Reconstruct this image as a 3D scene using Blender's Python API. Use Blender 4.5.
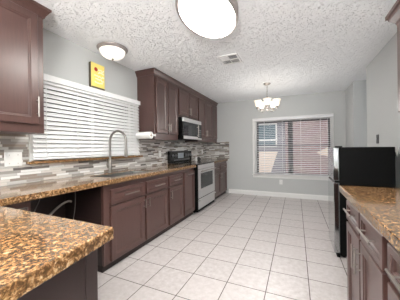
import bpy, bmesh, math, random
from mathutils import Vector, Matrix
random.seed(7)
for o in list(bpy.data.objects): bpy.data.objects.remove(o)
S = bpy.context.scene
COL = S.collection
PI = math.pi

# ------------------------------------------------------------------ camera, sky, lights, exposure
cam_data = bpy.data.cameras.new('camera')
cam_data.sensor_width = 36.0
cam_data.lens = 214.78 / 400 * 36
cam_data.shift_y = -0.0054
cam_data.clip_start = 0.05
cam = bpy.data.objects.new('camera', cam_data); COL.objects.link(cam)
cam.matrix_world = (Matrix.Translation((0, 0, 1.2197)) @ Matrix.Rotation(0.421, 4, 'Z')
                    @ Matrix.Rotation(PI / 2, 4, 'X') @ Matrix.Rotation(-0.0114, 4, 'Z'))
S.camera = cam

w = bpy.data.worlds.new('world'); S.world = w; w.use_nodes = True
bg = w.node_tree.nodes['Background']
bg.inputs[0].default_value = (0.93, 0.97, 1.0, 1); bg.inputs[1].default_value = 0.65

def light(name, kind, loc, rot, energy, color=(1, 1, 1), **kw):
    l = bpy.data.lights.new(name, kind); l.energy = energy; l.color = color
    for k, v in kw.items(): setattr(l, k, v)
    o = bpy.data.objects.new(name, l); COL.objects.link(o)
    o.location = loc; o.rotation_euler = rot
    return o
light('sun', 'SUN', (0, 0, 8), (math.radians(40), math.radians(-38), 0), 1.15, (1, .96, .9), angle=.02)
light('rear_fill', 'AREA', (-.7, -2.3, 1.3), (math.radians(96), 0, 0), 7, (1, .98, .96), shape='RECTANGLE', size=2.8, size_y=1.8)  # added soft fill from behind the camera, not a known lamp
light('ceiling_fill', 'AREA', (.1, -1.5, 1.5), (PI, 0, 0), 225, (1, .98, .95), shape='DISK', size=.6)  # added uplight behind the camera to brighten the ceiling, no real fixture
light('chandelier_light', 'POINT', (-.498, 4.294, 1.72), (0, 0, 0), 15, (1, .97, .93), shadow_soft_size=.38)

S.view_settings.view_transform = 'Standard'
S.view_settings.look = 'None'
S.view_settings.gamma = 1.0
S.view_settings.exposure = 0.95
S.view_settings.use_curve_mapping = False

# ------------------------------------------------------------------ materials
def lin(r, g, b):
    f = lambda c: (c / 255 / 12.92) if c / 255 <= .04045 else ((c / 255 + .055) / 1.055) ** 2.4
    return (f(r), f(g), f(b), 1)

class NT:
    def __init__(s, name):
        s.m = bpy.data.materials.new(name); s.m.use_nodes = True
        s.t = s.m.node_tree; s.b = s.t.nodes['Principled BSDF']
    def n(s, typ, **kw):
        x = s.t.nodes.new(typ)
        for k, v in kw.items(): setattr(x, k, v)
        return x
    def put(s, sock, v):
        if isinstance(v, bpy.types.NodeSocket): s.t.links.new(v, sock)
        else: sock.default_value = v
    def math(s, op, a, b=0.0, c=None):
        x = s.n('ShaderNodeMath', operation=op)
        s.put(x.inputs[0], a); s.put(x.inputs[1], b)
        if c is not None: s.put(x.inputs[2], c)
        return x.outputs[0]
    def coords(s):
        return s.n('ShaderNodeTexCoord').outputs['Object']
    def mapped(s, sc, rot=(0, 0, 0)):
        mp = s.n('ShaderNodeMapping'); s.put(mp.inputs['Vector'], s.coords())
        mp.inputs['Scale'].default_value = sc; mp.inputs['Rotation'].default_value = rot
        return mp.outputs[0]
    def noise(s, vec, scale, detail=3, rough=.55, dist=0):
        x = s.n('ShaderNodeTexNoise'); s.put(x.inputs['Vector'], vec)
        x.inputs['Scale'].default_value = scale; x.inputs['Detail'].default_value = detail
        x.inputs['Roughness'].default_value = rough; x.inputs['Distortion'].default_value = dist
        return x.outputs['Fac']
    def ramp(s, fac, stops, interp='LINEAR'):
        x = s.n('ShaderNodeValToRGB'); s.put(x.inputs[0], fac); r = x.color_ramp; r.interpolation = interp
        while len(r.elements) < len(stops): r.elements.new(.5)
        for e, (p, c) in zip(r.elements, stops): e.position = p; e.color = c
        return x.outputs[0]
    def mix(s, fac, a, b):
        x = s.n('ShaderNodeMix', data_type='RGBA'); s.put(x.inputs[0], fac)
        s.put(x.inputs[6], a); s.put(x.inputs[7], b)
        return x.outputs[2]
    def bump(s, h, strength=.3, dist=.01):
        x = s.n('ShaderNodeBump'); s.put(x.inputs['Height'], h)
        x.inputs['Strength'].default_value = strength; x.inputs['Distance'].default_value = dist
        s.t.links.new(x.outputs[0], s.b.inputs['Normal'])
    def set(s, **kw):
        for k, v in kw.items(): s.put(s.b.inputs[k.replace('_', ' ')], v)
        return s.m

M = {}
def plain(name, rgb, rough=.5, metal=0, vary=.06, scale=30, **kw):
    q = NT(name); c = lin(*rgb); d = tuple(x * (1 - vary) for x in c[:3]) + (1,)
    f = q.noise(q.coords(), scale)
    M[name] = q.set(Base_Color=q.mix(f, c, d), Roughness=rough, Metallic=metal, **kw)

def paint(name, rgb, bump=.06):
    q = NT(name); c = lin(*rgb)
    f = q.noise(q.coords(), 60, 4)
    q.bump(f, bump, .01)
    M[name] = q.set(Base_Color=c, Roughness=.6)
paint('wall_paint', (191, 193, 192)); paint('trim_white', (232, 232, 230), .01)

q = NT('ceiling_texture')
f1 = q.noise(q.mapped((1, 1, 1)), 72, 3, .6, .5)
h = q.ramp(f1, [(.36, (0, 0, 0, 1)), (.42, (1, 1, 1, 1))])
q.bump(h, 1.0, .02)
M['ceiling'] = q.set(Base_Color=lin(249, 251, 253), Roughness=.85)

q = NT('floor_tile')                                   # 13 inch ceramic squares, dark grout
sx = q.n('ShaderNodeSeparateXYZ'); q.put(sx.inputs[0], q.coords())
TS = .3369
u = q.math('DIVIDE', q.math('SUBTRACT', sx.outputs[0], .0897), TS); v = q.math('DIVIDE', q.math('SUBTRACT', sx.outputs[1], 2.208), TS)
def edge(t):
    fr = q.math('FRACT', t); return q.math('MINIMUM', fr, q.math('SUBTRACT', 1.0, fr))
e = q.math('MULTIPLY', q.math('MINIMUM', edge(u), edge(v)), TS)
g = q.math('LESS_THAN', e, .0036)
cv = q.n('ShaderNodeCombineXYZ'); q.put(cv.inputs[0], q.math('FLOOR', u)); q.put(cv.inputs[1], q.math('FLOOR', v))
wn = q.n('ShaderNodeTexWhiteNoise'); q.put(wn.inputs['Vector'], cv.outputs[0])
mot = q.noise(q.coords(), 22, 5, .65)
tc = q.ramp(mot, [(.3, lin(176, 169, 166)), (.55, lin(193, 187, 185)), (.75, lin(204, 200, 199))])
tc = q.mix(q.math('MULTIPLY', wn.outputs['Value'], .35), tc, lin(200, 193, 191))
col = q.mix(g, tc, lin(92, 84, 80))
q.bump(q.math('SUBTRACT', 1.0, g), .3, .003)
M['floor_tile'] = q.set(Base_Color=col, Roughness=q.math('MULTIPLY_ADD', g, .5, .3))

q = NT('mosaic')                                        # thin linear strips of glass and stone
sx = q.n('ShaderNodeSeparateXYZ'); q.put(sx.inputs[0], q.coords())
Ln = q.math('ADD', sx.outputs[0], sx.outputs[1]); RH = .0235
rf = q.math('DIVIDE', sx.outputs[2], RH); row = q.math('FLOOR', rf)
w1 = q.n('ShaderNodeTexWhiteNoise', noise_dimensions='1D'); q.put(w1.inputs['W'], row)
ln = q.math('MULTIPLY_ADD', w1.outputs['Value'], .16, .11)
s_ = q.math('ADD', q.math('DIVIDE', Ln, ln), q.math('MULTIPLY', w1.outputs['Value'], 37.3)); ci = q.math('FLOOR', s_)
cv = q.n('ShaderNodeCombineXYZ'); q.put(cv.inputs[0], row); q.put(cv.inputs[1], ci)
w2 = q.n('ShaderNodeTexWhiteNoise'); q.put(w2.inputs['Vector'], cv.outputs[0])
tone = q.ramp(w2.outputs['Value'], [(0, lin(232, 232, 230)), (.24, lin(190, 189, 186)), (.46, lin(152, 149, 145)),
                                    (.62, lin(120, 113, 108)), (.73, lin(208, 203, 197)), (.88, lin(136, 123, 113)), (.96, lin(84, 80, 80))], 'CONSTANT')
st = q.noise(q.mapped((14, 14, 120)), 1, 3)
tone = q.mix(q.math('MULTIPLY', st, .35), tone, lin(150, 144, 138))
er = q.math('MULTIPLY', q.math('FRACT', rf), RH); ec = q.math('MULTIPLY', q.math('FRACT', s_), ln)
g = q.math('LESS_THAN', q.math('MINIMUM', er, ec), .0022)
q.bump(q.math('SUBTRACT', 1.0, g), .3, .002)
M['mosaic'] = q.set(Base_Color=q.mix(g, tone, lin(150, 146, 140)), Roughness=q.math('MULTIPLY_ADD', g, .5, .22))

q = NT('granite')                                       # golden brown speckled polished stone
vec = q.mapped((1, 1, 1), (0, 0, .5))
a = q.noise(vec, 60, 6, .72, .5)
bs = q.noise(q.mapped((1, 1, 1), (.3, .2, 1.1)), 95, 4, .7)
cl = q.noise(q.mapped((1, 1.6, 1)), 9, 3, .5)
base = q.ramp(a, [(.36, lin(24, 18, 14)), (.45, lin(70, 47, 29)), (.51, lin(126, 90, 56)), (.58, lin(172, 138, 98)), (.68, lin(206, 184, 152))])
spk = q.ramp(bs, [(.42, (1, 1, 1, 1)), (.48, (0, 0, 0, 1))])
base = q.mix(q.math('MULTIPLY', spk, .85), base, lin(34, 24, 18))
base = q.mix(q.math('MULTIPLY', cl, .3), base, lin(164, 126, 82))
M['granite'] = q.set(Base_Color=base, Roughness=.1, IOR=1.5, Coat_Weight=.2, Coat_Roughness=.03, Coat_IOR=1.5)

def wood(name, a, b, rough):
    q = NT(name)
    f = q.noise(q.mapped((30, 30, 2.5)), 2.2, 5, .6, .3)
    M[name] = q.set(Base_Color=q.mix(f, lin(*a), lin(*b)), Roughness=rough)
    q.b.inputs['Coat Weight'].default_value = .35; q.b.inputs['Coat Roughness'].default_value = .3
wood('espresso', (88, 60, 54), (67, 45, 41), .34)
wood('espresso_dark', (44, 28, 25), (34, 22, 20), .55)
plain('toe_black', (38, 27, 25), .6)
plain('nickel', (168, 162, 156), .3, 1)
plain('rim_nickel', (160, 152, 149), .4, .5)
plain('faucet_nickel', (150, 146, 141), .3, 1)
plain('steel', (200, 200, 200), .27, 1, vary=.04)
plain('steel_door', (196, 198, 200), .13, 1, vary=.04)
plain('steel_bright', (214, 214, 214), .38, .85, vary=.04)
plain('sink_steel', (180, 180, 178), .3, 1)
plain('black_gloss', (14, 14, 15), .12)
plain('black_satin', (11, 11, 11), .5, Specular_IOR_Level=.12)
plain('oven_glass', (30, 32, 33), .05)
plain('micro_glass', (38, 42, 46), .05)
plain('white_plastic', (232, 232, 230), .4)
plain('blind_white', (238, 239, 239), .45, vary=.02)
plain('blind_vinyl', (226, 226, 228), .5, vary=.02)
plain('paper', (240, 240, 238), .9, vary=.04)
plain('cardboard', (150, 120, 90), .9)
plain('hose_gray', (176, 172, 166), .6)
plain('cord_gray', (120, 118, 116), .6)
plain('bronze_frame', (44, 42, 46), .45)
plain('sign_yellow', (255, 234, 130), .55, vary=.18, scale=14)
plain('sign_edge', (92, 84, 70), .6)
plain('sign_white', (250, 244, 214), .6)
plain('sign_red', (186, 58, 40), .6)
plain('vent_white', (228, 228, 228), .5)
plain('vent_dark', (84, 84, 86), .7)
plain('display', (150, 158, 164), .15)
plain('dial_gray', (90, 92, 94), .3)
plain('concrete', (214, 204, 196), .9)
plain('stucco', (138, 136, 146), .9)
plain('pale_slab', (230, 214, 202), .9)
plain('neighbour_glass', (96, 116, 126), .1)
plain('soffit', (226, 216, 206), .8)
plain('dark_ceramic', (42, 40, 40), .35)

q = NT('brick')
br = q.n('ShaderNodeTexBrick'); q.put(br.inputs['Vector'], q.mapped((1, 1, 1), (PI / 2, 0, 0)))
br.inputs['Color1'].default_value = lin(152, 126, 126); br.inputs['Color2'].default_value = lin(128, 104, 106)
br.inputs['Mortar'].default_value = lin(172, 160, 160); br.inputs['Scale'].default_value = 1
br.inputs['Brick Width'].default_value = .22; br.inputs['Row Height'].default_value = .075; br.inputs['Mortar Size'].default_value = .008
M['brick'] = q.set(Base_Color=br.outputs['Color'], Roughness=.9)

q = NT('window_glass')
tr = q.n('ShaderNodeBsdfTransparent'); gl = q.n('ShaderNodeBsdfGlossy'); gl.inputs['Roughness'].default_value = .02
mx = q.n('ShaderNodeMixShader'); fr = q.n('ShaderNodeFresnel'); fr.inputs['IOR'].default_value = 1.2
q.t.links.new(fr.outputs[0], mx.inputs[0]); q.t.links.new(tr.outputs[0], mx.inputs[1]); q.t.links.new(gl.outputs[0], mx.inputs[2])
q.t.links.new(mx.outputs[0], q.t.nodes['Material Output'].inputs['Surface'])
M['window_glass'] = q.m

def lamp(name, rgb, strength, base=(240, 238, 232)):
    q = NT(name)
    M[name] = q.set(Base_Color=lin(*base), Roughness=.35, Emission_Color=lin(*rgb), Emission_Strength=strength)
lamp('diffuser_glow', (255, 252, 246), 25.0)
lamp('frosted_glow', (255, 248, 236), .4)
lamp('shade_glow', (255, 232, 200), .3)

# ------------------------------------------------------------------ mesh helpers
ORG = {}
class MB:
    def __init__(s): s.bm = bmesh.new()
    def quad(s, vs):
        vv = [s.bm.verts.new(v) for v in vs]; s.bm.faces.new(vv)
    def box(s, x0, x1, y0, y1, z0, z1):
        x0, x1 = sorted((x0, x1)); y0, y1 = sorted((y0, y1)); z0, z1 = sorted((z0, z1))
        v = [s.bm.verts.new((x, y, z)) for x in (x0, x1) for y in (y0, y1) for z in (z0, z1)]
        for f in ((0, 1, 3, 2), (4, 6, 7, 5), (0, 4, 5, 1), (2, 3, 7, 6), (0, 2, 6, 4), (1, 5, 7, 3)):
            s.bm.faces.new([v[i] for i in f])
        return s
    def obox(s, c, ax, ay, az):                          # oriented box, half-axis vectors
        c, ax, ay, az = map(Vector, (c, ax, ay, az))
        v = [s.bm.verts.new(c + i * ax + j * ay + k * az) for i in (-1, 1) for j in (-1, 1) for k in (-1, 1)]
        for f in ((0, 1, 3, 2), (4, 6, 7, 5), (0, 4, 5, 1), (2, 3, 7, 6), (0, 2, 6, 4), (1, 5, 7, 3)):
            s.bm.faces.new([v[i] for i in f])
        return s
    def tube(s, pts, r, n=12, cap=True):
        pts = [Vector(p) for p in pts]; rs = r if isinstance(r, (list, tuple)) else [r] * len(pts)
        rings = []; up = None
        for i, p in enumerate(pts):
            t = (pts[min(i + 1, len(pts) - 1)] - pts[max(i - 1, 0)]).normalized()
            if up is None:
                up = Vector((0, 0, 1)) if abs(t.z) < .9 else Vector((1, 0, 0))
            a = t.cross(up).normalized(); b = a.cross(t).normalized(); up = b
            rings.append([s.bm.verts.new(p + rs[i] * (math.cos(2 * PI * k / n) * a + math.sin(2 * PI * k / n) * b)) for k in range(n)])
        for A, B in zip(rings, rings[1:]):
            for k in range(n): s.bm.faces.new((A[k], A[(k + 1) % n], B[(k + 1) % n], B[k]))
        if cap: s.bm.faces.new(rings[0]); s.bm.faces.new(rings[-1])
        return s
    def lathe(s, c, prof, n=24, sx=1, sy=1, rot=0, axis='z'):
        c = Vector(c); rings = []
        for r, z in prof:
            ring = []
            for k in range(n if r > 1e-6 else 1):
                t = 2 * PI * k / n; a, b = r * math.cos(t) * sx, r * math.sin(t) * sy
                a, b = a * math.cos(rot) - b * math.sin(rot), a * math.sin(rot) + b * math.cos(rot)
                p = {'z': (a, b, z), 'x': (z, a, b), 'y': (a, z, b)}[axis]
                ring.append(s.bm.verts.new(c + Vector(p)))
            rings.append(ring)
        for A, B in zip(rings, rings[1:]):
            for k in range(n):
                k2 = (k + 1) % n
                if len(A) == 1 and len(B) == 1: continue
                if len(A) == 1: s.bm.faces.new((A[0], B[k], B[k2]))
                elif len(B) == 1: s.bm.faces.new((A[k], A[k2], B[0]))
                else: s.bm.faces.new((A[k], A[k2], B[k2], B[k]))
        return s
    def oval(s, c, prof, a, b, n=48, rot=0):              # prof: (inset from the a/b outline, z)
        c = Vector(c); rings = []
        for ins, z in prof:
            ring = []
            for k in range(n):
                t = 2 * PI * k / n; x, y = max(a - ins, 1e-4) * math.cos(t), max(b - ins, 1e-4) * math.sin(t)
                ring.append(s.bm.verts.new(c + Vector((x * math.cos(rot) - y * math.sin(rot), x * math.sin(rot) + y * math.cos(rot), z))))
            rings.append(ring)
        for A, B in zip(rings, rings[1:]):
            for k in range(n): s.bm.faces.new((A[k], A[(k + 1) % n], B[(k + 1) % n], B[k]))
        s.bm.faces.new(rings[0]); s.bm.faces.new(rings[-1])
        return s
    def panel(s, o, U, V, N, wdt, hgt, th, frame=None, depth=.014):
        """framed door or drawer front: o = lower corner on the front plane, U/V in-plane axes, N outward"""
        o, U, V, N = map(Vector, (o, U, V, N))
        rings = [(0, -th), (0, -.003), (.003, 0)]
        if frame: rings += [(frame, 0), (frame + .003, -.005), (frame + .011, -.006), (frame + .017, -depth)]
        R = []
        for i, d in rings:
            R.append([s.bm.verts.new(o + U * a + V * b + N * d) for a, b in ((i, i), (wdt - i, i), (wdt - i, hgt - i), (i, hgt - i))])
        s.bm.faces.new(R[0])
        for A, B in zip(R, R[1:]):
            for k in range(4): s.bm.faces.new((A[k], A[(k + 1) % 4], B[(k + 1) % 4], B[k]))
        s.bm.faces.new(R[-1])
        return s
    def sweep(s, path, prof):                              # horizontal path of (x, y); profile (outward to the right, z)
        path = [Vector((x, y, 0)) for x, y in path]; rings = []
        for i, p in enumerate(path):
            ds = []
            if i > 0: ds.append((p - path[i - 1]).normalized())
            if i < len(path) - 1: ds.append((path[i + 1] - p).normalized())
            ns = [Vector((d.y, -d.x, 0)) for d in ds]; nn = sum(ns, Vector()).normalized(); nn /= max(.3, nn.dot(ns[0]))
            rings.append([s.bm.verts.new(p + nn * a + Vector((0, 0, z))) for a, z in prof])
        m = len(prof)
        for A, B in zip(rings, rings[1:]):
            for k in range(m): s.bm.faces.new((A[k], A[(k + 1) % m], B[(k + 1) % m], B[k]))
        s.bm.faces.new(rings[0]); s.bm.faces.new(rings[-1])
        return s
    def build(s, name, mat, parent=None, bevel=0, smooth=False, solid=0):
        bmesh.ops.recalc_face_normals(s.bm, faces=s.bm.faces)
        me = bpy.data.meshes.new(name); org = Vector(ORG.get(parent.name, (0, 0, 0))) if parent else Vector()
        if not parent:
            pass
        bmesh.ops.translate(s.bm, verts=s.bm.verts, vec=-org)
        s.bm.to_mesh(me); s.bm.free()
        o = bpy.data.objects.new(name, me); COL.objects.link(o)
        me.materials.append(M[mat])
        if parent: o.parent = parent; ORG[o.name] = org
        if smooth:
            for p in me.polygons: p.use_smooth = True
            e = o.modifiers.new('split', 'EDGE_SPLIT'); e.split_angle = math.radians(40)
        if solid:
            d = o.modifiers.new('solid', 'SOLIDIFY'); d.thickness = solid; d.offset = 0
        if bevel:
            b = o.modifiers.new('bevel', 'BEVEL'); b.width = bevel; b.segments = 2; b.limit_method = 'ANGLE'
        return o

def thing(name, label, cat, loc, group=None):
    o = bpy.data.objects.new(name, None); COL.objects.link(o); o.location = loc; o.empty_display_size = .05
    ORG[o.name] = Vector(loc); o['label'] = label; o['category'] = cat
    if group: o['group'] = group
    return o
def tag(o, label, cat, group=None):
    o['label'] = label; o['category'] = cat
    if group: o['group'] = group
    # put the origin at the thing's base
    if o.type == 'MESH' and o.parent is None:
        vs = [v.co for v in o.data.vertices]
        c = Vector(((min(v.x for v in vs) + max(v.x for v in vs)) / 2, (min(v.y for v in vs) + max(v.y for v in vs)) / 2, min(v.z for v in vs)))
        o.data.transform(Matrix.Translation(-c)); o.location = c
    return o
def struct(name, mb, mat, parent=None, **kw):
    o = mb.build(name, mat, parent, **kw)
    if not parent: o['kind'] = 'structure'
    return o

# ------------------------------------------------------------------ the room
XL, XR, YD, YB, H = -2.304, 1.0, 5.575, -2.5, 2.44
struct('floor', MB().box(XL - .15, 2.7, YB, YD + .15, -.1, 0), 'floor_tile')
struct('ceiling', MB().box(XL - .15, 2.7, YB, YD + .15, H, H + .12), 'ceiling')
WY0, WY1, WZ0, WZ1 = 1.25, 2.645, 1.112, 1.915              # window over the sink
m = MB(); T = .14
m.box(XL - T, XL, YB, WY0, 0, H); m.box(XL - T, XL, WY1, YD, 0, H)
m.box(XL - T, XL, WY0, WY1, 0, WZ0); m.box(XL - T, XL, WY0, WY1, WZ1, H)
struct('wall_left', m, 'wall_paint')
FX0, FX1, FZ0, FZ1 = -.915, .70, .545, 1.865              # window in the far wall
m = MB()
m.box(XL - T, FX0, YD, YD + T, 0, H); m.box(FX1, 2.7, YD, YD + T, 0, H)
m.box(FX0, FX1, YD, YD + T, 0, FZ0); m.box(FX0, FX1, YD, YD + T, FZ1, H)
struct('wall_far', m, 'wall_paint')
struct('wall_right', MB().box(XR, XR + .12, YB, 4.08, 0, H), 'wall_paint')
struct('wall_hall_corner', MB().box(XR - .01, 2.6, 4.88, YD, 0, H), 'wall_paint')
struct('wall_hall_end', MB().box(2.6, 2.7, 2.8, 4.88, 0, H), 'wall_paint')
bbp = [(0, 0), (.014, 0), (.014, .085), (.009, .1), (.005, .112), (0, .112)]
struct('baseboard_far', MB().sweep([(-1.66, YD), (XR - .011, YD)], bbp), 'trim_white')
struct('baseboard_right', MB().sweep([(XR, 4.079), (XR, 3.3)][::-1], [(-a, z) for a, z in bbp]), 'trim_white')
struct('baseboard_hall', MB().sweep([(XR - .01, YD - .015), (XR - .01, 4.88)], bbp), 'trim_white')
# mosaic cladding round the worktop
m = MB(); t0, t1 = XL, XL + .008
m.box(t0, t1, -.3, YD - .008, .914, 1.084); m.box(t0, t1, -.3, 1.187, 1.084, 1.36); m.box(t0, t1, 2.705, YD - .008, 1.084, 1.36)
m.box(t0, t1, -.3, .2, 1.36, 1.42)
m.box(t0, -1.64, YD - .008, YD, .914, 1.375)
struct('trim_backsplash', m, 'mosaic')

# sink window
m = MB()
m.box(XL, XL + .018, WY0 - .062, WY0, 1.112, 1.964); m.box(XL, XL + .018, WY1, WY1 + .062, 1.112, 1.964)
m.box(XL, XL + .018, WY0, WY1, WZ1, 1.964)
m.box(XL - T, XL, WY0 - .001, WY0 + .008, WZ0, WZ1); m.box(XL - T, XL, WY1 - .008, WY1 + .001, WZ0, WZ1)
w1_ = struct('window_1', m, 'trim_white')
m = MB(); fx = XL - .11
m.box(fx, fx + .04, WY0 + .008, WY0 + .05, WZ0, WZ1); m.box(fx, fx + .04, WY1 - .05, WY1 - .008, WZ0, WZ1)
m.box(fx, fx + .04, WY0 + .05, WY1 - .05, WZ0, WZ0 + .04); m.box(fx, fx + .04, WY0 + .05, WY1 - .05, WZ1 - .04, WZ1)
m.box(fx, fx + .04, (WY0 + WY1) / 2 - .025, (WY0 + WY1) / 2 + .025, WZ0 + .04, WZ1 - .04)
m.build('window_frame', 'trim_white', w1_)
MB().box(fx + .015, fx + .02, WY0 + .05, WY1 - .05, WZ0 + .04, WZ1 - .04).build('window_pane', 'window_glass', w1_)
MB().box(XL - .02, XL + .066, WY0 - .09, WY1 + .12, 1.084, 1.112).build('window_sill', 'granite', w1_, bevel=.004)

struct('light_block_wall', MB().box(XL - .75, XL - .65, .2, 3.8, -.2, 2.9), 'espresso_dark')  # unseen dark wall added to keep daylight out of the blind gaps
struct('eave', MB().box(XL - .76, XL - T, .2, 3.8, H, H + .1), 'espresso_dark')  # unseen overhang added to close the top and keep the blind gaps dark
# far window: casing, twin single-hung bronze sashes
m = MB(); c = .1
m.box(FX0 - c, FX0, YD - .02, YD, FZ0 - .09, FZ1 + .085); m.box(FX1, FX1 + c - .035, YD - .02, YD, FZ0 - .09, FZ1 + .085)
m.box(FX0, FX1, YD - .02, YD, FZ1, FZ1 + .085); m.box(FX0, FX1, YD - .02, YD, FZ0 - .09, FZ0 - .02)
m.box(FX0 - c - .015, FX1 + c - .02, YD - .05, YD + .0, FZ0 - .02, FZ0)
w2_ = struct('window_2', m, 'trim_white', bevel=.004)
xm = -.125; fy = YD + .07
for i, (a, b) in enumerate(((FX0, xm - .02), (xm + .02, FX1))):
    m = MB(); s = .035
    m.box(a, a + s, fy, fy + .045, FZ0, FZ1); m.box(b - s, b, fy, fy + .045, FZ0, FZ1)
    m.box(a + s, b - s, fy, fy + .045, FZ0, FZ0 + s); m.box(a + s, b - s, fy, fy + .045, FZ1 - s, FZ1)
    f = m.build('window_sash', 'bronze_frame', w2_)
    MB().box(a + s, b - s, fy + .005, fy + .045, 1.235, 1.265).build('meeting_rail', 'stucco', f)
    MB().box(a + s, b - s, fy + .02, fy + .024, FZ0 + s, FZ1 - s).build('window_pane', 'window_glass', f)
MB().box(xm - .019, xm + .019, fy - .01, fy + .05, FZ0, FZ1).build('window_mullion', 'bronze_frame', w2_)

# ------------------------------------------------------------------ outside the far window
struct('ground', MB().box(-14, 14, YD + .2, 22, -.25, -.15), 'concrete')
t = thing('neighbour_house', 'grey neighbouring house with a blue window seen through the left window panes', 'house', (-2.5, 9.5, -.15))
MB().box(-5.5, -.42, 9.5, 12, -.15, 3.2).build('house_wall', 'stucco', t)
f = MB().box(-1.75, -.72, 9.46, 9.5, 1.22, 2.22).build('window_frame', 'trim_white', t)
MB().box(-1.69, -.78, 9.45, 9.462, 1.55, 2.16).build('window_pane', 'neighbour_glass', f)
MB().box(-1.69, -.78, 9.45, 9.462, 1.28, 1.49).build('window_pane', 'neighbour_glass', f)
MB().box(-5.7, -.42, 9.1, 9.5, 2.45, 2.6).build('eave', 'soffit', t)
t = thing('brick_building', 'pink brick building seen through the right window panes', 'building', (1.5, 9.3, -.15))
MB().box(-.4, 4.5, 9.3, 12, -.15, 3.2).build('brick_wall', 'brick', t)
m = MB(); bmv = [(-.4, 2.5), (.9, 2.2), (.9, 2.32), (-.4, 3.2)]
A = [m.bm.verts.new((x, 9.2, z)) for x, z in bmv]; B = [m.bm.verts.new((x, 9.298, z)) for x, z in bmv]
m.bm.faces.new(A); m.bm.faces.new(B)
for k in range(4): m.bm.faces.new((A[k], A[(k + 1) % 4], B[(k + 1) % 4], B[k]))
m.build('gable_trim', 'soffit', t)
def slab(name, pts, y0, y1, mat, label, cat):
    m = MB(); A = [m.bm.verts.new((x, y0, z)) for x, z in pts]; B = [m.bm.verts.new((x, y1, z)) for x, z in pts]; n = len(pts)
    m.bm.faces.new(A); m.bm.faces.new(B)
    for k in range(n): m.bm.faces.new((A[k], A[(k + 1) % n], B[(k + 1) % n], B[k]))
    return tag(m.build(name, mat), label, cat)
slab('sunlit_slab', [(-3.0, -.15), (-1.02, -.15), (-.62, 1.05), (-3.0, 1.05)], 8.3, 8.5, 'pale_slab', 'pale slab standing in for a sunlit patch with slanted shadow edge, outside the left window panes', 'wall')  # sunlit area and its slanted shadow edge put into the slab's shape and colour
slab('pointed_slab', [(.62, .98), (1.02, 1.2), (1.12, 1.2), (1.12, -.15), (1.04, -.15), (1.04, .86)], 8.5, 8.6, 'pale_slab', 'small pale pointed slab outside the right edge of the far window', 'wall')  # pale pointed slab in front of the brick

# ------------------------------------------------------------------ blinds
def blind_left():
    t = thing('window_blind', 'white wide-slat blind covering the window over the sink', 'blind', (XL + .03, 1.95, 1.13))
    x = XL + .024; y0, y1 = WY0 - .05, WY1 + .05; z0, z1 = 1.135, 1.91
    MB().box(XL + .019, XL + .075, y0 - .012, y1 + .012, 1.90, 1.962).build('valance', 'blind_white', t, bevel=.004)
    m = MB(); n = 17; a = math.radians(56); hw = .0242
    for i in range(n):
        z = z1 - .02 - (z1 - .02 - z0 - .035) * i / (n - 1)
        m.obox((x + .023, (y0 + y1) / 2, z), (hw * math.cos(a), 0, -hw * math.sin(a)), (0, (y1 - y0) / 2, 0), (.0013 * math.sin(a), 0, .0013 * math.cos(a)))
    m.build('slats', 'blind_white', t)
    MB().box(x + .006, x + .036, y0, y1, z0 - .012, z0 + .008).build('bottom_rail', 'blind_white', t, bevel=.003)
    for yy in (1.31, 1.64, 2.0, 2.36, 2.6):
        MB().box(x + .0445, x + .0455, yy - .004, yy + .004, z0, z1).build('ladder_tape', 'blind_white', t)
blind_left()
def blind_far():
    t = thing('window_blind', 'grey open-slat blind hanging in the far dining window', 'blind', (-.12, YD - .03, .57))
    y = YD - .05; x0, x1 = FX0 - .045, FX1 + .045; z0, z1 = .56, 1.89
    MB().box(x0 - .01, x1 + .01, YD - .085, YD - .021, 1.872, 1.925).build('headrail', 'blind_vinyl', t, bevel=.004)
    m = MB(); n = 30; a = math.radians(15); hw = .0245
    for i in range(n):
        z = z1 - .045 - (z1 - .045 - z0 - .03) * i / (n - 1)
        m.obox(((x0 + x1) / 2, y, z), ((x1 - x0) / 2, 0, 0), (0, hw * math.cos(a), hw * math.sin(a)), (0, -.0012 * math.sin(a), .0012 * math.cos(a)))
    m.build('slats', 'blind_vinyl', t)
    MB().box(x0, x1, y - .024, y + .024, z0 - .013, z0 + .008).build('bottom_rail', 'blind_vinyl', t, bevel=.003)
    for xx in (-.72, -.3, .1, .5):
        m = MB()
        for yy in (y - .027, y + .0265): m.box(xx - .003, xx + .003, yy - .0005, yy + .0005, z0, 1.875)
        m.build('ladder_cord', 'blind_vinyl', t)
    MB().tube([(x1 - .1, y - .035, 1.87), (x1 - .1, y - .036, 1.25)], .004, 8).build('tilt_wand', 'blind_vinyl', t)
blind_far()

# ------------------------------------------------------------------ cabinets
def bar(parent, p, q, n, r=.0058, off=.032):              # bar pull from p to q, standing off along n
    p, q, n = Vector(p), Vector(q), Vector(n); m = MB(); d = (q - p)
    m.tube([p + n * off, q + n * off], r, 10)
    for f in (.17, .83):
        m.tube([p + d * f, p + d * f + n * off], r * .75, 8)
    return m.build('handle', 'nickel', parent, smooth=True)

def front(parent, kind, x, y0, y1, z0, z1, nx, frame=.055, handle=None, th=.0255):
    y0 += .004; y1 -= .004
    m = MB().panel((x, y0, z0), (0, 1, 0), (0, 0, 1), (nx, 0, 0), y1 - y0, z1 - z0, th, frame)
    d = m.build(kind, 'espresso', parent)
    if handle:
        (ya, za), (yb, zb) = handle
        bar(d, (x - nx * .001, ya, za), (x - nx * .001, yb, zb), (nx, 0, 0))
    return d

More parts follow.
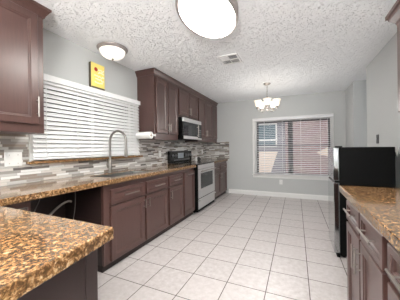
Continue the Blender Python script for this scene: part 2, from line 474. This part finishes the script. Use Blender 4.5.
# --- wall cabinets, left wall
CF, DF = -1.982, -1.956                                   # carcass front, door front
t = thing('wall_cabinet', 'nearest dark brown wall cabinet, at the photo\'s upper left beside the blind', 'cabinet', (-2.14, .66, 1.36), 'dark brown wall cabinets')
MB().box(XL, CF, .2, 1.142, 1.36, 2.40).build('carcass', 'espresso', t, bevel=.002)
front(t, 'door', DF, .635, 1.092, 1.432, 2.346, 1, .054, ((1.072, 1.49), (1.072, 1.655)))
front(t, 'door', DF, .235, .629, 1.432, 2.346, 1, .054)
t = thing('wall_cabinet', 'tall two-door dark brown wall cabinet between the blind and the microwave', 'cabinet', (-2.14, 3.08, 1.36), 'dark brown wall cabinets')
MB().box(XL, CF, 2.72, 3.438, 1.36, 2.40).build('carcass', 'espresso', t, bevel=.002)
front(t, 'door', DF, 2.755, 3.075, 1.458, 2.325, 1, .055, ((3.052, 1.49), (3.052, 1.63)))
front(t, 'door', DF, 3.092, 3.418, 1.458, 2.325, 1, .055, ((3.115, 1.49), (3.115, 1.63)))
t = thing('wall_cabinet', 'short two-door dark brown wall cabinet directly above the microwave', 'cabinet', (-2.14, 3.87, 1.80), 'dark brown wall cabinets')
MB().box(XL, CF, 3.442, 4.302, 1.80, 2.40).build('carcass', 'espresso', t, bevel=.002)
front(t, 'door', DF, 3.46, 3.862, 1.84, 2.325, 1, .055, ((3.835, 1.87), (3.835, 2.02)))
front(t, 'door', DF, 3.876, 4.285, 1.84, 2.325, 1, .055, ((3.903, 1.87), (3.903, 2.02)))
t = thing('wall_cabinet', 'tall dark brown wall cabinet at the far end past the microwave', 'cabinet', (-2.14, 4.93, 1.36), 'dark brown wall cabinets')
MB().box(XL, CF, 4.306, YD - .009, 1.36, 2.40).build('carcass', 'espresso', t, bevel=.002)
front(t, 'door', DF, 4.33, 4.735, 1.458, 2.325, 1, .055, ((4.71, 1.49), (4.71, 1.63)))
front(t, 'door', DF, 4.75, 5.2, 1.458, 2.325, 1, .055, ((4.775, 1.49), (4.775, 1.63)))
front(t, 'door', DF, 5.215, 5.54, 1.458, 2.325, 1, .055)
cp = [(0, 2.352), (.008, 2.352), (.014, 2.372), (.03, 2.40), (.036, 2.412), (.044, 2.416), (.044, 2.436), (0, 2.436)]
tag(MB().sweep([(CF, .2), (CF, 1.144), (XL, 1.144)][::-1], [(-a - .0005, z) for a, z in cp]).build('crown_molding', 'espresso'),
    'dark brown crown molding on top of the nearest wall cabinet', 'molding', 'crown moldings')
tag(MB().sweep([(XL, 2.718), (CF, 2.718), (CF, YD - .009)][::-1], [(-a - .0005, z) for a, z in cp]).build('crown_molding', 'espresso'),
    'long dark brown crown molding above the microwave run of wall cabinets', 'molding', 'crown moldings')

# --- wall cabinet, right wall
t = thing('wall_cabinet', 'dark brown wall cabinet cut off at the photo\'s upper right edge', 'cabinet', (.8, 1.45, 1.41), 'dark brown wall cabinets')
MB().box(.646, XR - .003, .6, 1.87, 1.41, 2.06).build('carcass', 'espresso', t, bevel=.002)
front(t, 'door', .62, 1.24, 1.85, 1.44, 2.024, -1, .055, ((1.27, 1.48), (1.27, 1.62)))
front(t, 'door', .62, .62, 1.225, 1.44, 2.024, -1, .055, ((1.195, 1.48), (1.195, 1.62)))
cq = [(0, 2.03), (.01, 2.03), (.02, 2.055), (.045, 2.085), (.05, 2.10), (.06, 2.105), (.06, 2.13), (0, 2.13)]
tag(MB().sweep([(.646, .6), (.646, 1.871), (XR - .003, 1.871)], [(-a - .0005, z) for a, z in cq]).build('crown_molding', 'espresso'),
    'dark brown crown molding on the wall cabinet at the right edge', 'molding', 'crown moldings')

# --- base cabinets, left run
BC, BD = -1.726, -1.70
def carcass(t, y0, y1, x0=XL + .003, xf=BC, toe=-1.752, name='carcass', z0=.066, hollow=False):
    if hollow:                                            # open-topped box, so the sink can hang inside
        m = MB().box(x0, xf, y0, y0 + .018, z0, .866); m.box(x0, xf, y1 - .018, y1, z0, .866)
        m.box(x0, xf, y0 + .018, y1 - .018, z0, z0 + .018); m.box(xf - .02, xf, y0 + .018, y1 - .018, z0 + .018, .866)
        m.build(name, 'espresso', t)
    else: MB().box(x0, xf, y0, y1, z0, .866).build(name, 'espresso', t, bevel=.002)
    MB().box(x0, toe, y0, y1, 0, z0).build('toe_kick', 'toe_black', t)
t = thing('base_cabinet', 'wide dark brown sink cabinet beside the open dishwasher gap', 'cabinet', (-2.0, 2.09, 0), 'dark brown base cabinets')
carcass(t, 1.53, 2.662, hollow=True)
MB().box(XL + .014, BC - .03, 1.526, 1.5298, .066, .866).build('gap_shade_side', 'espresso_dark', t)  # dark sheet on the cabinet side, painting the shade inside the gap
front(t, 'drawer_front', BD, 1.6, 2.115, .655, .805, 1, .032, ((1.76, .728), (1.99, .728)))
front(t, 'drawer_front', BD, 2.165, 2.648, .655, .805, 1, .032, ((2.3, .728), (2.53, .728)))
front(t, 'door', BD, 1.6, 2.13, .085, .636, 1, .055, ((2.105, .50), (2.105, .61)))
front(t, 'door', BD, 2.155, 2.648, .085, .636, 1, .055, ((2.185, .50), (2.185, .61)))
t = thing('base_cabinet', 'dark brown base cabinet of one drawer above one door, right of the sink cabinet', 'cabinet', (-2.0, 2.9, 0), 'dark brown base cabinets')
carcass(t, 2.664, 3.128)
front(t, 'drawer_front', BD, 2.69, 3.108, .655, .805, 1, .032, ((2.79, .73), (3.01, .73)))
front(t, 'door', BD, 2.69, 3.108, .085, .636, 1, .055, ((2.72, .47), (2.72, .60)))
t = thing('base_cabinet', 'tall single-door dark brown base cabinet directly left of the range', 'cabinet', (-2.0, 3.34, 0), 'dark brown base cabinets')
carcass(t, 3.13, 3.565)
front(t, 'door', BD, 3.15, 3.55, .085, .805, 1, .055, ((3.24, .765), (3.46, .765)))
t = thing('base_cabinet', 'dark brown base cabinet between the range and the far wall', 'cabinet', (-2.0, 5.02, 0), 'dark brown base cabinets')
carcass(t, 4.49, YD - .001)
for a, b, hy in ((4.51, 5.02, 4.98), (5.035, 5.545, 5.075)):
    front(t, 'drawer_front', BD, a, b, .655, .805, 1, .032, ((a + .15, .73), (b - .15, .73)))
    front(t, 'door', BD, a, b, .085, .636, 1, .055, ((hy, .47), (hy, .60)))
t = thing('base_cabinet', 'dark brown corner cabinet between the peninsula and the dishwasher gap', 'cabinet', (-2.0, .74, 0), 'dark brown base cabinets')
carcass(t, .60, .9)
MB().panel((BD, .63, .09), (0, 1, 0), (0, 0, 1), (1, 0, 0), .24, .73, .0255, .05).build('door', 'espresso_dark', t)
MB().box(XL + .003, XL + .012, .901, 1.525, 0, .866).build('gap_shade_back', 'espresso_dark', t)  # dark sheet over the wall, painting the shade at the back of the gap
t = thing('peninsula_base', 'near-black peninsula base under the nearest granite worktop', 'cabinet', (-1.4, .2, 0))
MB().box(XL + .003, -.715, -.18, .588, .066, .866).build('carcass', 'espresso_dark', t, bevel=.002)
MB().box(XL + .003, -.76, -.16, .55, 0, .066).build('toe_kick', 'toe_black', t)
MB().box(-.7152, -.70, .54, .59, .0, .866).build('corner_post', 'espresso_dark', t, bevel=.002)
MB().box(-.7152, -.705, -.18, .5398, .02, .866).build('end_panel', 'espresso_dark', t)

# --- base cabinets, right run
RC, RD = .351, .325
t = thing('base_cabinet', 'dark brown two-drawer two-door base cabinet on the right, nearest the fridge', 'cabinet', (.67, 1.48, 0), 'dark brown base cabinets')
MB().box(RC, XR - .003, 1.113, 1.855, .066, .866).build('carcass', 'espresso', t, bevel=.002)
MB().box(RC + .06, XR - .003, 1.113, 1.855, 0, .066).build('toe_kick', 'toe_black', t)
front(t, 'drawer', RD, 1.5, 1.845, .70, .835, -1, .03, ((1.565, .79), (1.745, .79)))
front(t, 'drawer', RD, 1.13, 1.487, .69, .84, -1, .03, ((1.19, .78), (1.40, .78)))
front(t, 'door', RD, 1.5, 1.845, .085, .68, -1, .05, ((1.525, .5), (1.525, .64)))
front(t, 'door', RD, 1.13, 1.487, .085, .68, -1, .05, ((1.46, .5), (1.46, .64)))
t = thing('base_cabinet', 'dark brown base cabinet at the lower right corner of the photo', 'cabinet', (.67, .8, 0), 'dark brown base cabinets')
MB().box(RC, XR - .003, .35, 1.111, .066, .866).build('carcass', 'espresso', t, bevel=.002)
MB().box(RC + .06, XR - .003, .35, 1.111, 0, .066).build('toe_kick', 'toe_black', t)
front(t, 'drawer', RD, .66, 1.085, .70, .835, -1, .03, ((.73, .77), (.985, .77)))
front(t, 'door', RD, .66, 1.085, .085, .68, -1, .05, ((.69, .5), (.69, .64)))
front(t, 'drawer', RD, .37, .645, .70, .835, -1, .03)
front(t, 'door', RD, .37, .645, .085, .68, -1, .05)

# ------------------------------------------------------------------ granite worktops
SX0, SX1, SY0, SY1 = -2.13, -1.79, 1.70, 2.42            # sink cut-out
ZC0, ZC1 = .867, .914
def cells(xs, ys, keep):
    m = MB(); vt = {}
    def V(i, j, z):
        k = (i, j, z)
        if k not in vt: vt[k] = m.bm.verts.new((xs[i], ys[j], z))
        return vt[k]
    K = {(i, j) for i in range(len(xs) - 1) for j in range(len(ys) - 1) if keep((xs[i] + xs[i + 1]) / 2, (ys[j] + ys[j + 1]) / 2)}
    for i, j in K:
        for z in (ZC0, ZC1): m.bm.faces.new([V(i, j, z), V(i + 1, j, z), V(i + 1, j + 1, z), V(i, j + 1, z)])
        for (di, dj), (a, b) in {(-1, 0): ((0, 0), (0, 1)), (1, 0): ((1, 0), (1, 1)), (0, -1): ((0, 0), (1, 0)), (0, 1): ((0, 1), (1, 1))}.items():
            if (i + di, j + dj) not in K:
                p, r = (i + a[0], j + a[1]), (i + b[0], j + b[1])
                m.bm.faces.new([V(*p, ZC0), V(*r, ZC0), V(*r, ZC1), V(*p, ZC1)])
    return m
xf = -1.678
m = cells([XL + .009, SX0, SX1, xf, -.655], [-.2, .63, SY0, SY1, 3.567],
          lambda x, y: not (x > xf and y > .63) and not (SX0 < x < SX1 and SY0 < y < SY1))
for v in m.bm.verts:
    if v.co.x > -.7: v.co.x += (.63 - v.co.y) * .155
tag(m.build('worktop', 'granite', bevel=.005), 'long L-shaped granite worktop with the sink, turning into the peninsula in front', 'worktop', 'granite worktops')
tag(MB().box(XL + .009, xf, 4.486, YD - .009, ZC0, ZC1).build('worktop', 'granite', bevel=.005), 'small granite worktop between the range and the far wall', 'worktop', 'granite worktops')
tag(MB().box(.304, XR - .001, .2, 1.985, ZC0, ZC1).build('worktop', 'granite', bevel=.005), 'golden granite worktop on the right in front of the fridge', 'worktop', 'granite worktops')

# ------------------------------------------------------------------ sink and faucet
t = thing('kitchen_sink', 'stainless undermount sink set in the granite below the blind', 'sink', (-1.98, 2.04, .69))
m = MB(); zt, zb = .9085, .70
a0, a1, b0, b1 = SX0 + .003, SX1 - .003, SY0 + .003, SY1 - .003
o4 = lambda i, z: [m.bm.verts.new((x, y, z)) for x, y in ((a0 + i, b0 + i), (a1 - i, b0 + i), (a1 - i, b1 - i), (a0 + i, b1 - i))]
R = [o4(0, zt - .03), o4(0, zt), o4(.003, zt), o4(.008, zb + .03), o4(.03, zb)]
for A, B in zip(R, R[1:]):
    for k in range(4): m.bm.faces.new((A[k], A[(k + 1) % 4], B[(k + 1) % 4], B[k]))
m.bm.faces.new(R[-1])
m.build('basin', 'sink_steel', t)
MB().lathe((-1.98, 2.04, .7), [(0, .002), (.03, .001), (.042, .004), (.045, .001), (.045, .0)], 24).build('drain', 'nickel', t, smooth=True)

t = thing('kitchen_faucet', 'tall gooseneck pull-down faucet behind the sink', 'faucet', (-2.187, 2.05, .914))
fxx, fyy = -2.187, 2.05
MB().lathe((fxx, fyy, .9142), [(.0, 0), (.028, 0), (.028, .008), (.021, .014), (.0195, .05), (.0195, .15), (.016, .16), (0, .16)], 20).build('base', 'faucet_nickel', t, smooth=True)
ra = .1335; zc = 1.31
pts = [(fxx, fyy, 1.07), (fxx, fyy, 1.18), (fxx, fyy, zc)]
pts += [(fxx + ra - ra * math.cos(a), fyy, zc + ra * math.sin(a)) for a in [PI * k / 18 for k in range(1, 19)]]
pts += [(fxx + 2 * ra, fyy, 1.24)]
MB().tube(pts, .0145, 14).build('neck', 'faucet_nickel', t, smooth=True)
MB().lathe((fxx + 2 * ra, fyy, 1.115), [(0, 0), (.017, 0), (.02, .01), (.019, .07), (.0145, .115), (.0145, .13), (0, .13)], 18).build('spray_head', 'faucet_nickel', t, smooth=True)
MB().tube([(fxx, fyy - .018, 1.0), (fxx + .0, fyy - .045, 1.005), (fxx + .01, fyy - .06, 1.03), (fxx + .035, fyy - .065, 1.09)], [.012, .011, .008, .006], 10).build('lever', 'faucet_nickel', t, smooth=True)

# ------------------------------------------------------------------ range
RY0, RY1, RX = 3.585, 4.47, -1.665
t = thing('kitchen_range', 'stainless freestanding range with black cooktop between the base cabinets', 'range', (-1.98, 4.03, 0))
MB().box(XL + .012, RX - .0005, RY0, RY1, .03, .90).build('body', 'black_satin', t, bevel=.003)
MB().box(XL + .08, RX + .004, RY0 - .004, RY1 + .004, .9005, .918).build('cooktop', 'black_gloss', t, bevel=.004)
for (bx, by, r) in ((-1.87, 3.82, .11), (-1.87, 4.24, .085), (-2.1, 3.82, .08), (-2.1, 4.24, .1)):
    MB().lathe((bx, by, .9182), [(r - .004, 0), (r - .004, .0006), (r, .0006), (r, 0)], 32).build('burner_ring', 'dial_gray', t)
MB().box(RX, RX + .006, RY0 + .03, RY1 - .003, .815, .897).build('front_trim', 'steel_bright', t, bevel=.004)
m = MB().panel((RX + .012, RY0 + .03, .275), (0, 1, 0), (0, 0, 1), (1, 0, 0), RY1 - RY0 - .034, .535, .0118)
d = m.build('oven_door', 'steel_bright', t)
f = MB().box(RX + .0121, RX + .0165, RY0 + .13, RY1 - .13, .445, .735).build('window_frame', 'black_gloss', d, bevel=.002)
MB().box(RX + .0166, RX + .018, RY0 + .17, RY1 - .17, .48, .70).build('window_pane', 'oven_glass', f)
bar(d, (RX + .011, RY0 + .06, .782), (RX + .011, RY1 - .06, .782), (1, 0, 0), .011, .048)
d = MB().panel((RX + .008, RY0 + .03, .075), (0, 1, 0), (0, 0, 1), (1, 0, 0), RY1 - RY0 - .034, .185, .0078).build('storage_drawer', 'steel_bright', t)
MB().obox((RX + .024, (RY0 + RY1) / 2 + .013, .236), (.016, 0, .007), (0, (RY1 - RY0) / 2 - .03, 0), (-.005, 0, .011)).build('drawer_lip', 'steel_bright', d)
g = MB().box(XL + .012, XL + .075, RY0 - .02, RY1 + .02, .9185, 1.16).build('backguard', 'black_gloss', t, bevel=.006)
MB().box(XL + .0751, XL + .079, 3.86, 4.1, 1.01, 1.12).build('display', 'display', g)
m = MB().box(XL + .0751, XL + .078, 3.70, 4.4, .965, .985)
m.build('trim_strip', 'dial_gray', g)
for ky in (3.66, 3.77, 4.2, 4.31, 4.42):
    MB().lathe((XL + .0752, ky, 1.065), [(.03, 0), (.03, .008), (.02, .012), (.017, .03), (0, .032)], 16, axis='x').build('knob', 'dial_gray', g, smooth=True)
for ly in (RY0 + .06, RY1 - .06):
    for lx in (RX - .1, XL + .1):
        MB().lathe((lx, ly, 0), [(0, 0), (.02, 0), (.02, .03), (0, .03)], 12).build('foot', 'black_satin', t)

# ------------------------------------------------------------------ over-the-range microwave
t = thing('microwave_oven', 'stainless over-the-range microwave hung below the short wall cabinet', 'microwave', (-2.1, 3.88, 1.385))
MY0, MY1, MX = 3.475, 4.297, -1.885
MB().box(XL + .009, MX - .03, MY0, MY1, 1.385, 1.798).build('body', 'black_satin', t, bevel=.004)
MB().box(MX - .0295, MX, MY0, MY1, 1.715, 1.79).build('top_grille', 'steel_bright', t, bevel=.004)
d = MB().box(MX - .0295, MX, MY0, 4.1, 1.39, 1.712).build('door', 'black_gloss', t, bevel=.004)
MB().box(MX + .0001, MX + .003, MY0 + .02, 4.045, 1.458, 1.70).build('window_pane', 'micro_glass', d)
MB().box(MX + .0001, MX + .004, MY0 + .002, 4.098, 1.393, 1.45).build('door_trim', 'steel_bright', d)
bar(d, (MX, 4.065, 1.44), (MX, 4.065, 1.69), (1, 0, 0), .009, .035)
p = MB().box(MX - .0295, MX, 4.104, MY1, 1.39, 1.712).build('control_panel', 'black_gloss', t, bevel=.003)
MB().box(MX + .0001, MX + .004, 4.106, MY1 - .002, 1.393, 1.425).build('panel_trim', 'steel_bright', p)
MB().box(MX + .0001, MX + .002, 4.13, 4.27, 1.63, 1.68).build('display', 'black_gloss', p)
m = MB()
for i in range(3):
    for j in range(4): m.box(MX + .0001, MX + .0025, 4.135 + i * .047, 4.17 + i * .047, 1.44 + j * .045, 1.47 + j * .045)
m.build('keypad', 'dial_gray', p)

# ------------------------------------------------------------------ fridge
t = thing('refrigerator', 'compact fridge with black sides and steel doors behind the right worktop', 'fridge', (.66, 3.0, 0))
FY0, FY1 = 2.755, 3.22
MB().box(.43, .905, FY0, FY1, .025, 1.208).build('cabinet', 'black_satin', t, bevel=.006)
MB().box(.372, .426, FY0 + .002, FY1 - .002, .842, 1.206).build('freezer_door', 'steel_door', t, bevel=.008)
MB().box(.372, .426, FY0 + .002, FY1 - .002, .05, .822).build('fridge_door', 'steel_door', t, bevel=.008)
MB().box(.385, .4295, FY0 + .006, FY1 - .006, .8225, .8415).build('door_gap', 'black_satin', t)
MB().box(.395, .46, FY0 + .02, FY0 + .07, 1.2085, 1.222).build('hinge_cover', 'black_satin', t, bevel=.003)
MB().box(.40, .4295, FY0 + .01, FY1 - .01, .004, .049).build('kick_grille', 'black_satin', t)
for yy in (FY0 + .05, FY1 - .05):
    for xx in (.47, .86):
        MB().lathe((xx, yy, 0), [(0, 0), (.018, 0), (.018, .026), (0, .026)], 12).build('foot', 'black_satin', t)

# ------------------------------------------------------------------ ceiling fixtures
t = thing('ceiling_light', 'large oval glowing ceiling light with nickel rim in the middle of the ceiling', 'lamp', (-.682, 1.735, 2.34), 'flush ceiling lights')
MB().oval((-.682, 1.735, 0), [(.0, 2.4395), (0, 2.36), (.004, 2.352), (.024, 2.345), (.028, 2.35), (.028, 2.4395)], .248, .395, rot=.049).build('rim', 'rim_nickel', t, smooth=True)
MB().oval((-.682, 1.735, 0), [(.0285, 2.42), (.0285, 2.362), (.04, 2.356), (.07, 2.35), (.12, 2.346), (.2, 2.344)], .248, .395, rot=.049).build('diffuser', 'diffuser_glow', t, smooth=True)
t = thing('ceiling_light', 'small domed ceiling light with nickel rim near the yellow sign', 'lamp', (-2.02, 1.95, 2.3), 'flush ceiling lights')
MB().lathe((-2.02, 1.95, 0), [(.10, 2.4395), (.168, 2.4395), (.177, 2.43), (.173, 2.417), (.156, 2.405), (.147, 2.403), (.147, 2.43), (.10, 2.4395)], 40).build('rim', 'rim_nickel', t, smooth=True)
MB().lathe((-2.02, 1.95, 0), [(.146, 2.425), (.146, 2.40), (.14, 2.376), (.121, 2.347), (.09, 2.326), (.05, 2.314), (.01, 2.311), (0, 2.311)], 40).build('glass_dome', 'frosted_glow', t, smooth=True)
MB().lathe((-2.02, 1.95, 0), [(0, 2.3105), (.014, 2.3105), (.014, 2.303), (.006, 2.296), (.009, 2.288), (0, 2.284)], 14).build('finial', 'faucet_nickel', t, smooth=True)

t = thing('ceiling_vent', 'white four-way ceiling air vent with louvers', 'vent', (-.82, 2.88, 2.42))
VX, VY, hx, hy = -.82, 2.88, .135, .155
m = MB(); bw = .022
m.box(VX - hx, VX + hx, VY - hy, VY - hy + bw, 2.428, 2.4398); m.box(VX - hx, VX + hx, VY + hy - bw, VY + hy, 2.428, 2.4398)
m.box(VX - hx, VX - hx + bw, VY - hy + bw, VY + hy - bw, 2.428, 2.4398); m.box(VX + hx - bw, VX + hx, VY - hy + bw, VY + hy - bw, 2.428, 2.4398)
m.box(VX - .006, VX + .006, VY - hy + bw, VY + hy - bw, 2.428, 2.4398); m.box(VX - hx + bw, VX - .006, VY - .006, VY + .006, 2.428, 2.4398); m.box(VX + .006, VX + hx - bw, VY - .006, VY + .006, 2.428, 2.4398)
m.build('frame', 'vent_white', t)
MB().box(VX - hx + bw, VX + hx - bw, VY - hy + bw, VY + hy - bw, 2.4385, 2.4399).build('backing', 'vent_dark', t)
for qx in (-1, 1):
    for qy in (-1, 1):
        m = MB(); x0 = VX + (.006 if qx > 0 else -hx + bw); y0 = VY + (.006 if qy > 0 else -hy + bw); wx, wy = hx - bw - .006, hy - bw - .006
        sg = 1 if qx > 0 else (-1 if qy < 0 else .55)
        for k in range(5):
            yy = y0 + (k + .5) * wy / 5
            m.obox((x0 + wx / 2, yy, 2.4325), (wx / 2, 0, 0), (0, .0085, .0045 * sg), (0, -.0005 * sg, .0008))
        m.build('louver_bank', 'vent_white', t)

CX, CY = -.498, 4.294
t = thing('chandelier', 'five-arm nickel chandelier with frosted bell shades near the far window', 'lamp', (CX, CY, 1.9))
MB().lathe((CX, CY, 0), [(0, 2.4395), (.065, 2.4395), (.062, 2.425), (.04, 2.412), (.012, 2.405), (0, 2.403)], 24).build('canopy', 'nickel', t, smooth=True)
m = MB(); n = 9
for i in range(n):
    zc_ = 2.395 - i * .0225; ax = Vector((1, 0, 0)) if i % 2 else Vector((0, 1, 0))
    m.tube([Vector((CX, CY, zc_)) + ax * (.009 * math.sin(a)) + Vector((0, 0, .016 * math.cos(a))) for a in [2 * PI * k / 12 for k in range(13)]], .0024, 6, cap=False)
m.build('chain', 'nickel', t, smooth=True)
MB().lathe((CX, CY, 0), [(0, 2.20), (.008, 2.198), (.009, 2.17), (.022, 2.15), (.012, 2.12), (.012, 2.03), (.026, 2.0), (.034, 1.97), (.026, 1.945), (.01, 1.93), (.014, 1.915), (0, 1.90)], 20).build('stem', 'nickel', t, smooth=True)
for k in range(5):
    a = -1.455 + 2 * PI * k / 5; d = Vector((math.cos(a), math.sin(a), 0)); c0 = Vector((CX, CY, 0))
    pr = [(.025, 1.975), (.06, 1.945), (.10, 1.918), (.14, 1.908), (.17, 1.918), (.182, 1.935), (.182, 1.95)]
    ar = MB().tube([c0 + d * r + Vector((0, 0, z)) for r, z in pr], .006, 8).build('arm', 'nickel', t, smooth=True)
    e_ = c0 + d * .182
    MB().lathe(e_, [(0, 1.945), (.014, 1.945), (.024, 1.955), (.024, 1.985), (.0, 1.99)], 14).build('socket', 'nickel', ar, smooth=True)
    MB().lathe(e_, [(.022, 1.986), (.034, 1.995), (.047, 2.015), (.054, 2.045), (.06, 2.08), (.074, 2.112), (.0725, 2.113), (.058, 2.08), (.051, 2.045), (.044, 2.017), (.03, 1.998), (.0, 1.992)], 20).build('lamp_shade', 'shade_glow', ar, smooth=True)

# ------------------------------------------------------------------ things on the walls
t = thing('wall_sign', 'yellow block sign with red dot and white lettering above the sink blind', 'sign', (XL + .02, 1.94, 1.964))
y0, y1, z0, z1 = 1.845, 2.045, 1.9645, 2.287; xs_ = XL + .04
MB().box(XL + .001, xs_ - .002, y0, y1, z0, z1).build('block', 'sign_edge', t)
MB().box(xs_ - .002, xs_, y0 + .001, y1, z0, z1).build('face', 'sign_yellow', t)
MB().lathe((xs_, y0 + .07, z1 - .075), [(0, 0), (.025, 0), (.023, .0015), (0, .002)], 16, axis='x').build('red_dot', 'sign_red', t)
m = MB()
def stroke(pts, r=.005):
    m.tube([(xs_ + .0005, y0 + a, z0 + b) for a, b in pts], r, 6)
random.seed(3)
for (b, a0_, a1_) in ((.25, .1, .185), (.215, .1, .185), (.165, .045, .19), (.125, .06, .19), (.085, .05, .18)):
    a_ = a0_; pts = []
    while a_ < a1_: pts.append((a_, b + random.uniform(-.012, .012))); a_ += .012
    stroke(pts, .0085)
m.build('lettering', 'sign_white', t)
MB().box(xs_, xs_ + .001, y0 + .002, y1 - .001, z0 + .008, z0 + .03).build('bottom_band', 'sign_edge', t)

def plate(t, c, nrm, w_, h_, th=.007):
    x, y, z = c
    if nrm[0]: MB().box(x, x + nrm[0] * th, y - w_ / 2, y + w_ / 2, z - h_ / 2, z + h_ / 2).build('cover_plate', 'white_plastic', t, bevel=.002)
    else: MB().box(x - w_ / 2, x + w_ / 2, y, y + nrm[1] * th, z - h_ / 2, z + h_ / 2).build('cover_plate', 'white_plastic', t, bevel=.002)
def outlet(c, nrm, label, group='wall outlets', mat='white_plastic'):
    t = thing('wall_outlet', label, 'outlet', c, group); plate(t, c, nrm, .072, .115)
    for dz in (-.024, .024):
        x, y, z = c; z += dz
        if nrm[0]: b = MB().box(x + nrm[0] * .0071, x + nrm[0] * .0095, y - .017, y + .017, z - .014, z + .014)
        else: b = MB().box(x - .017, x + .017, y + nrm[1] * .0071, y + nrm[1] * .0095, z - .014, z + .014)
        r = b.build('receptacle', mat, t)
        m = MB()
        for s in (-.006, .006):
            if nrm[0]: m.box(x + nrm[0] * .0096, x + nrm[0] * .0099, y + s - .0012, y + s + .0012, z - .004, z + .006)
            else: m.box(x + s - .0012, x + s + .0012, y + nrm[1] * .0096, y + nrm[1] * .0099, z - .004, z + .006)
        m.build('slots', 'dial_gray', r)
    return t
bs = XL + .0082
t = thing('wall_plate', 'blank white double wall plate on the mosaic left of the sink blind', 'switch plate', (bs, 1.062, 1.07))
MB().box(bs, bs + .012, .997, 1.127, 1.075, 1.2).build('cover_plate', 'white_plastic', t, bevel=.003)
for yy in (1.03, 1.094):
    for zz in (1.1, 1.175): MB().lathe((bs + .0121, yy, zz), [(0, 0), (.004, 0), (.003, .001), (0, .0012)], 10, axis='x').build('screw', 'nickel', t)
outlet((bs, 3.307, 1.12), (1, 0), 'white outlet on the mosaic just left of the range')
outlet((bs, 5.265, 1.12), (1, 0), 'white outlet on the mosaic beyond the range')
outlet((-.346, YD - .0005, .365), (0, -1), 'white outlet on the far wall below the dining window')
t = outlet((XR - .0005, 3.02, 1.15), (-1, 0), 'white outlet with a plug on the right wall beside the fridge')
pl = MB().box(XR - .035, XR - .0105, 3.0, 3.04, 1.105, 1.15).build('plug', 'black_satin', t, bevel=.004)
t = thing('wall_switch', 'slim dark switch on the right wall above the fridge', 'switch', (XR, 3.6, 1.3))
MB().box(XR - .006, XR - .0005, 3.555, 3.645, 1.25, 1.37).build('cover_plate', 'vent_dark', t, bevel=.002)
MB().box(XR - .012, XR - .0061, 3.59, 3.61, 1.295, 1.325).build('toggle', 'dial_gray', t)

# ------------------------------------------------------------------ small things
t = thing('paper_towel_roll', 'white paper towel roll fixed beside the tall wall cabinet by the blind', 'paper towel', (-2.08, 2.63, 1.365))
MB().tube([(-2.224, 2.63, 1.418), (-1.972, 2.63, 1.418)], .053, 28).build('paper', 'paper', t, smooth=True)
MB().tube([(-2.228, 2.63, 1.418), (-1.962, 2.63, 1.418)], .018, 16).build('core', 'cardboard', t, smooth=True)
for xx in (-2.232, -1.958): MB().box(xx - .0035, xx + .0035, 2.62, 2.7195, 1.405, 1.432).build('bracket', 'white_plastic', t)
t = thing('salt_shaker', 'small white shaker on the worktop beyond the range', 'shaker', (-2.14, 4.555, .9142))
MB().lathe((-2.14, 4.555, .9142), [(0, 0), (.024, 0), (.026, .02), (.022, .08), (.02, .095)], 16).build('body', 'white_plastic', t, smooth=True)
MB().lathe((-2.14, 4.555, .9142), [(.0205, .0952), (.021, .105), (.014, .118), (0, .122)], 16).build('cap', 'nickel', t, smooth=True)
t = thing('sugar_pot', 'small dark lidded pot on the worktop beyond the range', 'pot', (-2.13, 4.68, .9142))
MB().lathe((-2.13, 4.68, .9142), [(0, 0), (.035, 0), (.048, .02), (.05, .05), (.04, .066), (0, .066)], 20).build('body', 'dark_ceramic', t, smooth=True)
MB().lathe((-2.13, 4.68, .9142), [(.041, .0662), (.03, .078), (.008, .083), (.01, .093), (0, .096)], 20).build('lid', 'dark_ceramic', t, smooth=True)

def smooth_path(ps, n=6):
    ps = [Vector(p) for p in ps]; out = []
    for i in range(len(ps) - 1):
        p0, p1, p2, p3 = ps[max(i - 1, 0)], ps[i], ps[i + 1], ps[min(i + 2, len(ps) - 1)]
        for k in range(n):
            t = k / n
            out.append(.5 * ((2 * p1) + (p2 - p0) * t + (2 * p0 - 5 * p1 + 4 * p2 - p3) * t * t + (3 * p1 - p0 - 3 * p2 + p3) * t ** 3))
    return out + [ps[-1]]
tag(MB().tube(smooth_path([(-2.24, 1.12, .012), (-2.16, 1.1, .25), (-2.12, 1.15, .5), (-2.1, 1.27, .623), (-2.1, 1.36, .68), (-2.09, 1.42, .70), (-2.08, 1.45, .69)]), .0105, 10).build('drain_hose', 'hose_gray', smooth=True),
    'pale grey curved hose hanging in the open dishwasher gap', 'hose')
tag(MB().tube(smooth_path([(-2.28, 1.25, .85), (-2.16, 1.2, .83), (-2.1, 1.165, .77), (-2.1, 1.12, .67), (-2.12, 1.05, .4), (-2.15, 1.0, .01)]), .004, 8).build('power_cord', 'cord_gray', smooth=True),
    'thin grey cord on the left side of the dishwasher gap', 'cord')
tag(MB().tube(smooth_path([(-2.2, 1.44, .86), (-2.12, 1.50, .82), (-2.1, 1.505, .68), (-2.1, 1.48, .5), (-2.14, 1.44, .2), (-2.18, 1.4, .008)]), .004, 8).build('water_line', 'cord_gray', smooth=True),
    'thin grey water line on the right side of the dishwasher gap', 'pipe')
